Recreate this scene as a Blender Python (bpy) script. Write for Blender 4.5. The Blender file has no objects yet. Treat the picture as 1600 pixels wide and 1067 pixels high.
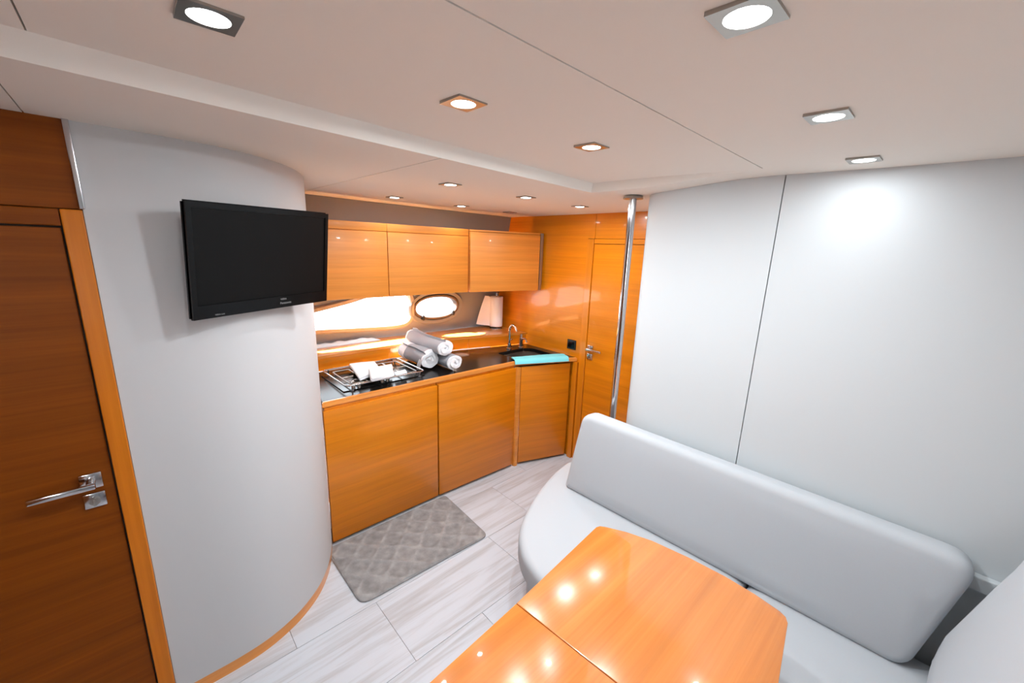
import bpy, bmesh, math, random
from mathutils import Vector, Matrix, noise
from mathutils.geometry import delaunay_2d_cdt, tessellate_polygon
random.seed(4)
PI = math.pi
S = bpy.context.scene
COL = S.collection

# ------------------------------------------------------------------ camera
cam = bpy.data.cameras.new('camera')
cam.sensor_width = 36.0
cam.lens = 36.0 * 632.5 / 1600.0
cam.clip_start = 0.02
co = bpy.data.objects.new('camera', cam)
COL.objects.link(co)
yaw, pitch, roll = math.radians(46.67), math.radians(13.03), math.radians(1.95)
fw = Vector((-math.sin(yaw) * math.cos(pitch), math.cos(yaw) * math.cos(pitch), -math.sin(pitch)))
rt = Vector((math.cos(yaw), math.sin(yaw), 0))
up = rt.cross(fw)
r2 = rt * math.cos(roll) + up * math.sin(roll)
u2 = -rt * math.sin(roll) + up * math.cos(roll)
mw = Matrix((r2, u2, -fw)).transposed().to_4x4()
mw.translation = Vector((0, 0, 1.76))
co.matrix_world = mw
S.camera = co

# ------------------------------------------------------------------ world, exposure
W = bpy.data.worlds.new('sky')
S.world = W
W.use_nodes = True
bg = W.node_tree.nodes['Background']
# bright hazy sky over darker water
_n = W.node_tree.nodes; _l = W.node_tree.links
_tc = _n.new('ShaderNodeTexCoord'); _sx = _n.new('ShaderNodeSeparateXYZ'); _rp = _n.new('ShaderNodeValToRGB'); _mr = _n.new('ShaderNodeMapRange')
_mr.inputs[1].default_value = -1; _mr.inputs[2].default_value = 1
_l.new(_tc.outputs['Generated'], _sx.inputs[0]); _l.new(_sx.outputs['Z'], _mr.inputs[0]); _l.new(_mr.outputs[0], _rp.inputs[0])
_e = _rp.color_ramp.elements
_e[0].position = .12; _e[0].color = (.10, .13, .15, 1)
_e[1].position = .44; _e[1].color = (0.86, 0.93, 1.0, 1)
_l.new(_rp.outputs[0], bg.inputs[0])
bg.inputs[1].default_value = 7.0
S.view_settings.view_transform = 'Standard'
S.view_settings.look = 'None'
S.view_settings.gamma = 1
S.view_settings.exposure = -0.04
S.view_settings.use_curve_mapping = False
SPOT_MAIN, SPOT_GALLEY = 9.0, 7.6
sun = bpy.data.lights.new('sun', 'SUN')
sun.energy = 180.0
sun.angle = math.radians(1.5)
sun.color = (1.0, 0.98, 0.96)
so = bpy.data.objects.new('sun', sun)
COL.objects.link(so)
so.rotation_euler = Vector((1.0, 0.65, -1.0)).to_track_quat('-Z', 'Y').to_euler()

# ------------------------------------------------------------------ materials
def new_mat(name):
    m = bpy.data.materials.new(name)
    m.use_nodes = True
    nt = m.node_tree
    return m, nt, nt.nodes['Principled BSDF']

def lin(c):
    return tuple((x / 12.92 if x <= .04045 else ((x + .055) / 1.055) ** 2.4) for x in (v / 255 for v in c)) + (1,)

def plain(name, rgb, rough=.5, metal=0, coat=0, spec=.5, bump=0, bscale=400, var=0):
    m, nt, b = new_mat(name)
    b.inputs['Base Color'].default_value = lin(rgb)
    b.inputs['Roughness'].default_value = rough
    b.inputs['Metallic'].default_value = metal
    b.inputs['Coat Weight'].default_value = coat
    b.inputs['Coat Roughness'].default_value = .06
    b.inputs['Specular IOR Level'].default_value = spec
    tc = nt.nodes.new('ShaderNodeTexCoord')
    n = nt.nodes.new('ShaderNodeTexNoise')
    n.inputs['Scale'].default_value = bscale
    n.inputs['Detail'].default_value = 3
    nt.links.new(tc.outputs['Object'], n.inputs['Vector'])
    if bump:
        bp = nt.nodes.new('ShaderNodeBump')
        bp.inputs['Strength'].default_value = bump
        bp.inputs['Distance'].default_value = .002
        nt.links.new(n.outputs['Fac'], bp.inputs['Height'])
        nt.links.new(bp.outputs['Normal'], b.inputs['Normal'])
    if var:
        mx = nt.nodes.new('ShaderNodeMix'); mx.data_type = 'RGBA'; mx.blend_type = 'MULTIPLY'
        mx.inputs[0].default_value = var
        mx.inputs[6].default_value = lin(rgb)
        nt.links.new(n.outputs['Color'], mx.inputs[7])
        nt.links.new(mx.outputs[2], b.inputs['Base Color'])
    return m

def wood(name, dark, mid, light, scale, rough=.28, coat=.5, coat_rough=.05, spec=.5):
    """fine straight grain; scale is large across the grain and small along it"""
    m, nt, b = new_mat(name)
    N = nt.nodes.new; L = nt.links.new
    tc = N('ShaderNodeTexCoord')
    mp = N('ShaderNodeMapping'); mp.inputs['Scale'].default_value = scale
    L(tc.outputs['Object'], mp.inputs['Vector'])
    n1 = N('ShaderNodeTexNoise'); n1.inputs['Scale'].default_value = 1; n1.inputs['Detail'].default_value = 7; n1.inputs['Roughness'].default_value = .62
    n1.inputs['Distortion'].default_value = .25
    L(mp.outputs['Vector'], n1.inputs['Vector'])
    rp = N('ShaderNodeValToRGB')
    e = rp.color_ramp.elements
    e[0].position = .30; e[0].color = lin(dark)
    e[1].position = .74; e[1].color = lin(light)
    k = e.new(.5); k.color = lin(mid)
    L(n1.outputs['Fac'], rp.inputs['Fac'])
    mp2 = N('ShaderNodeMapping'); mp2.inputs['Scale'].default_value = [s * .22 for s in scale]
    L(tc.outputs['Object'], mp2.inputs['Vector'])
    n2 = N('ShaderNodeTexNoise'); n2.inputs['Scale'].default_value = 1; n2.inputs['Detail'].default_value = 2
    L(mp2.outputs['Vector'], n2.inputs['Vector'])
    mr = N('ShaderNodeMapRange'); mr.inputs[1].default_value = .3; mr.inputs[2].default_value = .7; mr.inputs[3].default_value = .84; mr.inputs[4].default_value = 1.08
    L(n2.outputs['Fac'], mr.inputs[0])
    mx = N('ShaderNodeMix'); mx.data_type = 'RGBA'; mx.blend_type = 'MULTIPLY'; mx.inputs[0].default_value = 1
    L(rp.outputs['Color'], mx.inputs[6]); L(mr.outputs[0], mx.inputs[7])
    L(mx.outputs[2], b.inputs['Base Color'])
    b.inputs['Roughness'].default_value = rough
    b.inputs['Coat Weight'].default_value = coat
    b.inputs['Specular IOR Level'].default_value = spec
    b.inputs['Coat Roughness'].default_value = coat_rough
    bp = N('ShaderNodeBump'); bp.inputs['Strength'].default_value = .03; bp.inputs['Distance'].default_value = .001
    L(n1.outputs['Fac'], bp.inputs['Height']); L(bp.outputs['Normal'], b.inputs['Normal'])
    return m

WD, WM, WL = (206, 115, 8), (213, 123, 11), (219, 130, 16)
M = {}
M['wood_h'] = wood('cherry_horizontal', WD, WM, WL, (2.2, 2.2, 90), coat=.35, spec=.4)
M['wood_v'] = wood('cherry_vertical', WD, WM, WL, (55, 55, 1.6))
M['wood_edge'] = wood('cherry_edge', (218, 134, 50), (226, 144, 60), (234, 156, 74), (3, 3, 60))
M['wood_upper_lit'] = wood('cherry_upper_lit', (216, 130, 46), (224, 140, 54), (230, 148, 62), (2.2, 2.2, 90), rough=.42, coat=.06)  # same cherry as the base doors, lightened in the colour for glare
M['wood_table'] = wood('cherry_table', (206, 121, 54), (212, 128, 59), (218, 135, 66), (85, 1.6, 6), rough=.2, coat=1.0, coat_rough=.035)
M['wood_dark'] = wood('cherry_aft_shaded', (112, 52, 2), (120, 58, 3), (128, 64, 5), (2.2, 2.2, 90), rough=.45, coat=0, spec=.12)  # same cherry, with the dimness of the near door side put into its colour
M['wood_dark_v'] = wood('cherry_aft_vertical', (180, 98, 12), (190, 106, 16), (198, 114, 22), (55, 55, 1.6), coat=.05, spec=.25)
M['ceiling'] = plain('headliner', (240, 236, 228), .75, bump=.08, bscale=500, spec=.25)
M['ceiling_gap'] = plain('headliner_gap', (120, 104, 92), .9)
M['leather'] = plain('white_leatherette', (198, 198, 199), .6, bump=.1, bscale=700, spec=.3)
M['panel'] = plain('white_panel', (205, 210, 212), .55, bump=.05, bscale=700, spec=.3)
M['hull'] = plain('taupe_lining', (130, 130, 132), .8, bump=.1, bscale=500, spec=.2)
M['rim'] = plain('window_rim', (150, 138, 124), .45, bscale=60)
M['rim_dark'] = plain('porthole_rim', (96, 80, 70), .35, metal=.3)
M['fabric'] = plain('grey_upholstery', (198, 202, 206), .9, bump=.25, bscale=900, spec=.15, var=.18)
M['dark'] = plain('shadow_gap', (24, 16, 10), .8)
M['chrome'] = plain('polished_steel', (205, 205, 208), .12, metal=1)
M['satin'] = plain('satin_steel', (170, 166, 160), .3, metal=1)
M['steel_dark'] = plain('sink_steel', (170, 164, 158), .3, metal=1)
M['granite'] = plain('black_granite', (26, 22, 20), .2, spec=.3, bscale=600, var=.5)
M['glass_black'] = plain('hob_glass', (18, 16, 15), .16, spec=.35)
M['tv'] = plain('black_gloss_plastic', (6, 6, 7), .16, spec=.25)
M['screen'] = plain('tv_screen', (13, 13, 13), .3, spec=.15)
M['mark'] = plain('logo_print', (140, 140, 140), .4)
M['towel'] = plain('grey_towel', (168, 171, 177), .95, bump=.8, bscale=1200, spec=.1, var=.2)
M['towel_white'] = plain('white_towel', (238, 238, 240), .95, bump=.8, bscale=900, spec=.1)
M['cloth'] = plain('white_cloth', (236, 236, 238), .9, bump=.3, bscale=900, spec=.1)
M['cyan'] = plain('turquoise_cloth', (128, 216, 224), .85, bump=.4, bscale=700, spec=.1)
M['paper'] = plain('kitchen_paper', (240, 240, 242), .9, bump=.3, bscale=300, spec=.1)
M['glint'] = plain('pale_glint', (222, 234, 244), .6)
M['black'] = plain('black_plastic', (22, 22, 24), .35)
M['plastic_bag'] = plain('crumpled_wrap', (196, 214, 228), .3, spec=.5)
M['grout'] = plain('floor_gap', (128, 126, 124), .9)

def floor_mat():
    m, nt, b = new_mat('whitewashed_plank')
    N = nt.nodes.new; L = nt.links.new
    tc = N('ShaderNodeTexCoord'); oi = N('ShaderNodeObjectInfo')
    ad = N('ShaderNodeVectorMath'); ad.operation = 'ADD'
    ml = N('ShaderNodeVectorMath'); ml.operation = 'SCALE'; ml.inputs[0].default_value = (13.7, 7.3, 0)
    L(oi.outputs['Random'], ml.inputs['Scale'])
    L(tc.outputs['Object'], ad.inputs[0]); L(ml.outputs[0], ad.inputs[1])
    mp = N('ShaderNodeMapping'); mp.inputs['Scale'].default_value = (20, 1.3, 1)
    L(ad.outputs[0], mp.inputs['Vector'])
    n = N('ShaderNodeTexNoise'); n.inputs['Scale'].default_value = 1; n.inputs['Detail'].default_value = 8; n.inputs['Roughness'].default_value = .62; n.inputs['Distortion'].default_value = 1.1
    L(mp.outputs[0], n.inputs['Vector'])
    rp = N('ShaderNodeValToRGB'); e = rp.color_ramp.elements
    e[0].position = .28; e[0].color = lin((176, 175, 176))
    e[1].position = .56; e[1].color = lin((204, 209, 216))
    L(n.outputs['Fac'], rp.inputs['Fac'])
    L(rp.outputs['Color'], b.inputs['Base Color'])
    b.inputs['Roughness'].default_value = .38
    bp = N('ShaderNodeBump'); bp.inputs['Strength'].default_value = .06; bp.inputs['Distance'].default_value = .001
    L(n.outputs['Fac'], bp.inputs['Height']); L(bp.outputs['Normal'], b.inputs['Normal'])
    return m
M['floor'] = floor_mat()

def mat_mat():
    m, nt, b = new_mat('grey_memory_foam_plush')
    N = nt.nodes.new; L = nt.links.new
    tc = N('ShaderNodeTexCoord')
    n = N('ShaderNodeTexNoise'); n.inputs['Scale'].default_value = 22; n.inputs['Detail'].default_value = 6
    L(tc.outputs['Object'], n.inputs['Vector'])
    rp = N('ShaderNodeValToRGB'); e = rp.color_ramp.elements
    e[0].position = .32; e[0].color = lin((130, 128, 127)); e[1].position = .68; e[1].color = lin((158, 156, 155))
    L(n.outputs['Fac'], rp.inputs['Fac']); L(rp.outputs['Color'], b.inputs['Base Color'])
    b.inputs['Roughness'].default_value = .95
    sx = N('ShaderNodeSeparateXYZ'); L(tc.outputs['Object'], sx.inputs[0])
    def mth(op, a, b_=None):
        k = N('ShaderNodeMath'); k.operation = op
        for i_, v_ in enumerate((a, b_)):
            if v_ is None: continue
            if isinstance(v_, float): k.inputs[i_].default_value = v_
            else: L(v_, k.inputs[i_])
        return k.outputs[0]
    wv = N('ShaderNodeTexNoise'); wv.inputs['Scale'].default_value = 9; L(tc.outputs['Object'], wv.inputs['Vector'])
    wob = mth('MULTIPLY', mth('SUBTRACT', wv.outputs['Fac'], .5), 2.0)
    cx_ = mth('COSINE', mth('ADD', mth('MULTIPLY', sx.outputs['X'], PI / .082), wob)); cy_ = mth('COSINE', mth('MULTIPLY', sx.outputs['Y'], PI / .082))
    ss = mth('ABSOLUTE', mth('MULTIPLY', mth('ADD', cx_, cy_), .5))
    ln = N('ShaderNodeMapRange'); ln.inputs[1].default_value = .05; ln.inputs[2].default_value = .34; ln.inputs[3].default_value = 1.16; ln.inputs[4].default_value = .97
    L(ss, ln.inputs[0])
    mxl = N('ShaderNodeMix'); mxl.data_type = 'RGBA'; mxl.blend_type = 'MULTIPLY'; mxl.inputs[0].default_value = 1
    L(rp.outputs['Color'], mxl.inputs[6]); L(ln.outputs[0], mxl.inputs[7]); L(mxl.outputs[2], b.inputs['Base Color'])
    n2 = N('ShaderNodeTexNoise'); n2.inputs['Scale'].default_value = 900
    L(tc.outputs['Object'], n2.inputs['Vector'])
    bp = N('ShaderNodeBump'); bp.inputs['Strength'].default_value = .5; bp.inputs['Distance'].default_value = .002
    L(n2.outputs['Fac'], bp.inputs['Height']); L(bp.outputs['Normal'], b.inputs['Normal'])
    return m
M['mat'] = mat_mat()

def emit(name, rgb, s):
    m, nt, b = new_mat(name)
    b.inputs['Base Color'].default_value = (.8, .8, .8, 1)
    b.inputs['Emission Color'].default_value = (*rgb, 1)
    b.inputs['Emission Strength'].default_value = s
    return m
M['lens_on'] = emit('lit_lens', (.95, .98, 1.0), 16)
M['lens_off'] = plain('unlit_lens', (206, 190, 176), .3)

def glass():
    m, nt, b = new_mat('window_glass')
    N = nt.nodes.new; L = nt.links.new
    t = N('ShaderNodeBsdfTransparent'); t.inputs[0].default_value = (.93, .96, .97, 1)
    g = N('ShaderNodeBsdfGlossy'); g.inputs['Roughness'].default_value = .02
    mx = N('ShaderNodeMixShader')
    mx.inputs[0].default_value = .06
    L(t.outputs[0], mx.inputs[1]); L(g.outputs[0], mx.inputs[2])
    L(mx.outputs[0], nt.nodes['Material Output'].inputs[0])
    return m
M['glass'] = glass()

# ------------------------------------------------------------------ object helpers
ORG = {}
def thing(name, label, cat, loc=(0, 0, 0), group=None):
    o = bpy.data.objects.new(name, None)
    o.empty_display_size = .05
    COL.objects.link(o)
    o.location = loc
    ORG[o.name] = Vector(loc)
    tag(o, label, cat, group)
    return o

def tag(o, label=None, cat=None, group=None, kind=None):
    if label: o['label'] = label
    if cat: o['category'] = cat
    if group: o['group'] = group
    if kind: o['kind'] = kind
    return o

def obj(name, bm, mat, parent=None, smooth=None, base=None):
    """links bm (in room coordinates) as one mesh object"""
    off = ORG[parent.name] if parent is not None else Vector(base or (0, 0, 0))
    if off.length: bmesh.ops.translate(bm, verts=bm.verts, vec=-off)
    me = bpy.data.meshes.new(name)
    bm.normal_update()
    bm.to_mesh(me); bm.free()
    me.materials.append(M[mat] if isinstance(mat, str) else mat)
    if smooth is not None:
        me.polygons.foreach_set('use_smooth', [True] * len(me.polygons))
        me.set_sharp_from_angle(angle=math.radians(smooth))
    o = bpy.data.objects.new(name, me)
    COL.objects.link(o)
    if parent is not None: o.parent = parent
    elif base is not None: o.location = base
    ORG[o.name] = off
    return o

def struct(name, bm, mat, smooth=None, label=None):
    o = obj(name, bm, mat, None, smooth)
    o['kind'] = 'structure'
    if label: o['label'] = label
    return o

def B(): return bmesh.new()

def box(bm, x0, x1, y0, y1, z0, z1, bev=0):
    vs = [bm.verts.new((x, y, z)) for x in (x0, x1) for y in (y0, y1) for z in (z0, z1)]
    for q in ((0, 1, 3, 2), (4, 6, 7, 5), (0, 4, 5, 1), (2, 3, 7, 6), (0, 2, 6, 4), (1, 5, 7, 3)):
        bm.faces.new([vs[i] for i in q])
    if bev:
        es = list({e for v in vs for e in v.link_edges})
        bmesh.ops.bevel(bm, geom=es, offset=bev, segments=2, affect='EDGES', profile=.5)
    return bm

def rbox(x0, x1, y0, y1, z0, z1, bev=0): return box(B(), x0, x1, y0, y1, z0, z1, bev)

def xform(bm, mat):
    bmesh.ops.transform(bm, matrix=mat, verts=bm.verts)
    return bm

def obox(p, q, depth, z0, z1, bev=0, off=0.0):
    """upright slab whose front face runs from p to q in plan; depth goes to the left of p->q"""
    p, q = Vector(p), Vector(q)
    d = (q - p); l = d.length; a = math.atan2(d.y, d.x)
    bm = rbox(0, l, off, off + depth, z0, z1, bev)
    return xform(bm, Matrix.Translation((p.x, p.y, 0)) @ Matrix.Rotation(a, 4, 'Z'))

def prism(bm, pts, z0, z1, bev=0):
    pts = list(pts)
    if area2(pts) < 0: pts = pts[::-1]
    """extruded plan polygon (ccw)"""
    lo = [bm.verts.new((p[0], p[1], z0)) for p in pts]
    hi = [bm.verts.new((p[0], p[1], z1)) for p in pts]
    n = len(pts)
    bm.faces.new(lo[::-1]); bm.faces.new(hi)
    for i in range(n):
        bm.faces.new((lo[i], lo[(i + 1) % n], hi[(i + 1) % n], hi[i]))
    if bev:
        es = [e for e in bm.edges if e.verts[0] in hi and e.verts[1] in hi]
        bmesh.ops.bevel(bm, geom=es, offset=bev, segments=2, affect='EDGES', profile=.5)
    return bm

def holed(bm, outer, holes, z0, z1, fz=None):
    """flat plate with holes"""
    loops = [outer] + holes
    polys = tessellate_polygon([[Vector((p[0], p[1], 0)) for p in l] for l in loops])
    flat = [p for l in loops for p in l]
    lo = [bm.verts.new((p[0], p[1], z0)) for p in flat]
    hi = [bm.verts.new((p[0], p[1], z1)) for p in flat]
    for t in polys:
        a, b_, c = [Vector((*flat[i][:2], 0)) for i in t]
        if (b_ - a).cross(c - a).z < 0: t = t[::-1]
        bm.faces.new([hi[i] for i in t]); bm.faces.new([lo[i] for i in t[::-1]])
    k = 0
    for l in loops:
        n = len(l)
        for i in range(n):
            j = (i + 1) % n
            bm.faces.new((lo[k + i], lo[k + j], hi[k + j], hi[k + i]))
        k += n
    bmesh.ops.recalc_face_normals(bm, faces=bm.faces)
    return bm

def cyl(bm, p, q, r0, r1=None, seg=20, caps=True):
    p, q = Vector(p), Vector(q)
    r1 = r0 if r1 is None else r1
    d = (q - p).normalized()
    a = d.orthogonal().normalized(); b_ = d.cross(a)
    r_ = []
    for c, r in ((p, r0), (q, r1)):
        r_.append([bm.verts.new(c + (a * math.cos(t) + b_ * math.sin(t)) * r) for t in [2 * PI * i / seg for i in range(seg)]])
    for i in range(seg):
        bm.faces.new((r_[0][i], r_[0][(i + 1) % seg], r_[1][(i + 1) % seg], r_[1][i]))
    if caps:
        bm.faces.new(r_[0][::-1]); bm.faces.new(r_[1])
    return bm

def tube(bm, pts, r, seg=10, closed=False):
    pts = [Vector(p) for p in pts]
    n = len(pts); rings = []
    nrm = None
    for i, p in enumerate(pts):
        if closed: t = (pts[(i + 1) % n] - pts[i - 1]).normalized()
        else: t = (pts[min(i + 1, n - 1)] - pts[max(i - 1, 0)]).normalized()
        if nrm is None: nrm = t.orthogonal().normalized()
        nrm = (nrm - t * nrm.dot(t)).normalized()
        bn = t.cross(nrm)
        rings.append([bm.verts.new(p + (nrm * math.cos(2 * PI * k / seg) + bn * math.sin(2 * PI * k / seg)) * r) for k in range(seg)])
    m = n if closed else n - 1
    for i in range(m):
        a, b_ = rings[i], rings[(i + 1) % n]
        for k in range(seg):
            bm.faces.new((a[k], a[(k + 1) % seg], b_[(k + 1) % seg], b_[k]))
    if not closed:
        bm.faces.new(rings[0][::-1]); bm.faces.new(rings[-1])
    bmesh.ops.recalc_face_normals(bm, faces=bm.faces)
    return bm

def lathe(bm, c, prof, seg=24):
    c = Vector(c); rings = []
    for r, z in prof:
        rings.append([bm.verts.new(c + Vector((r * math.cos(2 * PI * k / seg), r * math.sin(2 * PI * k / seg), z))) for k in range(seg)])
    for a, b_ in zip(rings, rings[1:]):
        for k in range(seg):
            bm.faces.new((a[k], a[(k + 1) % seg], b_[(k + 1) % seg], b_[k]))
    bm.faces.new(rings[0][::-1]); bm.faces.new(rings[-1])
    bmesh.ops.recalc_face_normals(bm, faces=bm.faces)
    return bm

def catmull(pts, n=8, closed=False):
    pts = [Vector(p) for p in pts]; out = []; N_ = len(pts)
    rng = range(N_) if closed else range(N_ - 1)
    for i in rng:
        if closed: p0, p1, p2, p3 = pts[i - 1], pts[i], pts[(i + 1) % N_], pts[(i + 2) % N_]
        else: p0, p1, p2, p3 = pts[max(i - 1, 0)], pts[i], pts[i + 1], pts[min(i + 2, N_ - 1)]
        for k in range(n):
            t = k / n
            out.append(.5 * ((2 * p1) + (p2 - p0) * t + (2 * p0 - 5 * p1 + 4 * p2 - p3) * t * t + (3 * p1 - p0 - 3 * p2 + p3) * t ** 3))
    if not closed: out.append(pts[-1])
    return out

def round_poly(pts, rad, n=6):
    """plan polygon with each corner rounded"""
    out = []; N_ = len(pts)
    for i in range(N_):
        r = rad[i] if isinstance(rad, (list, tuple)) else rad
        p, a, b_ = Vector(pts[i]), Vector(pts[i - 1]), Vector(pts[(i + 1) % N_])
        if r <= 0: out.append(p); continue
        u, v = (a - p).normalized(), (b_ - p).normalized()
        r = min(r, (a - p).length * .49, (b_ - p).length * .49)
        s, e = p + u * r, p + v * r
        for k in range(n + 1):
            t = k / n
            out.append((1 - t) ** 2 * s + 2 * t * (1 - t) * p + t * t * e)
    return out

def area2(pts): return sum(pts[i - 1][0] * pts[i][1] - pts[i][0] * pts[i - 1][1] for i in range(len(pts)))

def inset_poly(pts, d):
    n = len(pts); out = []
    for i in range(n):
        a, p, b_ = Vector(pts[i - 1][:2]), Vector(pts[i][:2]), Vector(pts[(i + 1) % n][:2])
        t1, t2 = (p - a).normalized(), (b_ - p).normalized()
        n1, n2 = Vector((-t1.y, t1.x)), Vector((-t2.y, t2.x))
        m = n1 + n2
        if m.length < 1e-6: m = n1
        m.normalize()
        k = max(m.dot(n1), .4)
        out.append(p + m * (d / k))
    return out

def grid_fill(pts, step):
    """triangulated interior of a plan polygon, with inner points"""
    P = [Vector(p[:2]) for p in pts]
    xs = [p.x for p in P]; ys = [p.y for p in P]
    def inside(x, y):
        c = False; n = len(P)
        for i in range(n):
            a, b_ = P[i - 1], P[i]
            if (a.y > y) != (b_.y > y) and x < (b_.x - a.x) * (y - a.y) / (b_.y - a.y) + a.x: c = not c
        return c
    ins = []
    x = min(xs) + step / 2
    while x < max(xs):
        y = min(ys) + step / 2
        while y < max(ys):
            if inside(x, y) and min((Vector((x, y)) - p).length for p in P) > step * .4: ins.append(Vector((x, y)))
            y += step
        x += step
    vs, es, fs, *_ = delaunay_2d_cdt(P + ins, [], [list(range(len(P)))], 1, 1e-6)
    return vs, fs

def cushion(plan, z0, z1, r, crown=.0, step=.06, n=5):
    """upholstered slab on a plan polygon with rolled edges; top crowns a little"""
    if area2(plan) < 0: plan = plan[::-1]
    bm = B(); N_ = len(plan)
    prof = []
    for k in range(n + 1):
        a = (PI / 2) * k / n
        prof.append((r * (1 - math.sin(a)), z0 + r * (1 - math.cos(a)))) if False else None
    prof = [(r * (1 - math.cos(PI / 2 * k / n)), z1 - r + r * math.sin(PI / 2 * k / n)) for k in range(n + 1)]
    low = [(r * .6 * (1 - math.cos(PI / 2 * k / n)), z0 + r * .6 - r * .6 * math.sin(PI / 2 * k / n)) for k in range(n, -1, -1)]
    rings = []
    for d, z in low + prof:
        ring = inset_poly(plan, d)
        rings.append([bm.verts.new((p[0], p[1], z)) for p in ring])
    for a, b_ in zip(rings, rings[1:]):
        for i in range(N_):
            j = (i + 1) % N_
            bm.faces.new((a[i], a[j], b_[j], b_[i]))
    for ring, z, sgn in ((rings[-1], z1, 1), (rings[0], z0, -1)):
        pl = [v.co.xy for v in ring]
        vs, fs = grid_fill(pl, step)
        tv = []
        for i, v in enumerate(vs):
            if i < N_: tv.append(ring[i]); continue
            d = min((v - p).length for p in pl)
            tv.append(bm.verts.new((v.x, v.y, z + sgn * crown * (1 - math.exp(-d / .08)))))
        for f in fs:
            f = [tv[i] for i in f]
            if sgn < 0: f = f[::-1]
            try: bm.faces.new(f)
            except ValueError: pass
    bmesh.ops.recalc_face_normals(bm, faces=bm.faces)
    return bm

def zlow(y): return 2.06 - .0115 * y
def sstep(t): t = max(0, min(1, t)); return t * t * (3 - 2 * t)

# ================================================================== THE SETTING
# ---- floor: wide whitewashed planks running fore and aft
fl = struct('floor', rbox(-3.3, 1.3, -1.1, 2.9, -.06, -.003), 'grout')
xe = [-3.245, -2.85, -2.455, -2.06, -1.663, -1.268, -.873, -.478, -.083, .312, .707, 1.102]
for i, (xa, xb) in enumerate(zip(xe, xe[1:])):
    off = 1.42 if i % 2 == 0 else 1.055
    k0 = off - .73 * 4
    for k in range(7):
        ya, yb = k0 + .73 * k, k0 + .73 * (k + 1)
        if yb < -1.05 or ya > 2.62: continue
        obj('plank', rbox(xa + .001, xb - .001, ya + .001, yb - .001, -.02, 0), 'floor', fl)

# ---- ceiling: low band, a sloped step and a raised headliner in two panels
ce = struct('ceiling', rbox(-3.3, 1.3, -1.1, 2.9, 2.13, 2.17), 'ceiling_gap')
def xb(y): return -1.228 - .042 * y          # lower edge of the step
def xt(y): return -1.185 - .054 * y          # upper edge of the step
YS = 1.735
def zup(x, y): return zlow(y) + .04 - .022 * sstep((x + 1.2) / 1.2)
def sheet(xs, ys, f, th=.02):
    bm = B()
    g = [[bm.verts.new(f(x, y)) for y in ys] for x in xs]
    for i in range(len(xs) - 1):
        for j in range(len(ys) - 1):
            bm.faces.new((g[i][j], g[i][j + 1], g[i + 1][j + 1], g[i + 1][j]))
    bmesh.ops.recalc_face_normals(bm, faces=bm.faces)
    r = bmesh.ops.extrude_face_region(bm, geom=bm.faces[:])
    bmesh.ops.translate(bm, verts=[v for v in r['geom'] if isinstance(v, bmesh.types.BMVert)], vec=(0, 0, th))
    bmesh.ops.recalc_face_normals(bm, faces=bm.faces)
    return bm
def lins(a, b_, n): return [a + (b_ - a) * i / n for i in range(n + 1)]
ts = lins(0, 1, 12)
# low band over the galley in two pieces, with a joint at y = .83
for y0, y1 in ((-1.05, -.152), (-.149, .828), (.832, 2.75)):
    obj('headliner_panel', sheet(ts, lins(y0, y1, 8), lambda t, y: Vector((-3.25 + (xb(min(y, YS)) + 3.25) * t, y, zlow(y)))), 'ceiling', ce, 20)
# band between the raised panel and the forward partition
def zband(x, y):
    k = sstep((x + 1.05) / .55)
    return zlow(y) * (1 - k) + (zup(x, YS) - .0115 * (y - YS)) * k
obj('headliner_panel', sheet(lins(xb(YS), 1.25, 24), lins(YS, 2.75, 5), lambda x, y: Vector((x, y, zband(x, y)))), 'ceiling', ce, 20)
# sloped step faces
obj('headliner_step', sheet([0, 1], lins(-1.05, YS, 12), lambda t, y: Vector((xb(y) + (xt(y) - xb(y)) * t, y - .02 * t * (y > 1.7), zlow(y) + (zup(xt(y), y) - zlow(y)) * t)), .012), 'ceiling', ce, 20)
obj('headliner_step', sheet(lins(xb(YS), 1.25, 24), [0, 1], lambda x, t: Vector((x + (xt(YS) - xb(YS)) * t * (x < -1.25), YS - .02 * t, zband(x, YS) * (1 - t) + zup(x, YS - .02) * t)), .012), 'ceiling', ce, 20)
# raised headliner, two panels with a joint at x = -.535
for fx0, fx1, fy0, fy1 in ((None, -.537, -1.05, -.080), (None, -.537, -.077, YS - .02), (-.533, 1.25, -1.05, YS - .02)):
    def fr(t, y, fx0=fx0, fx1=fx1):
        x0 = xt(y) if fx0 is None else fx0
        x = x0 + (fx1 - x0) * t
        return Vector((x, y, zup(x, y)))
    obj('headliner_panel', sheet(ts, lins(fy0, fy1, 14), fr), 'ceiling', ce, 20)

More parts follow.
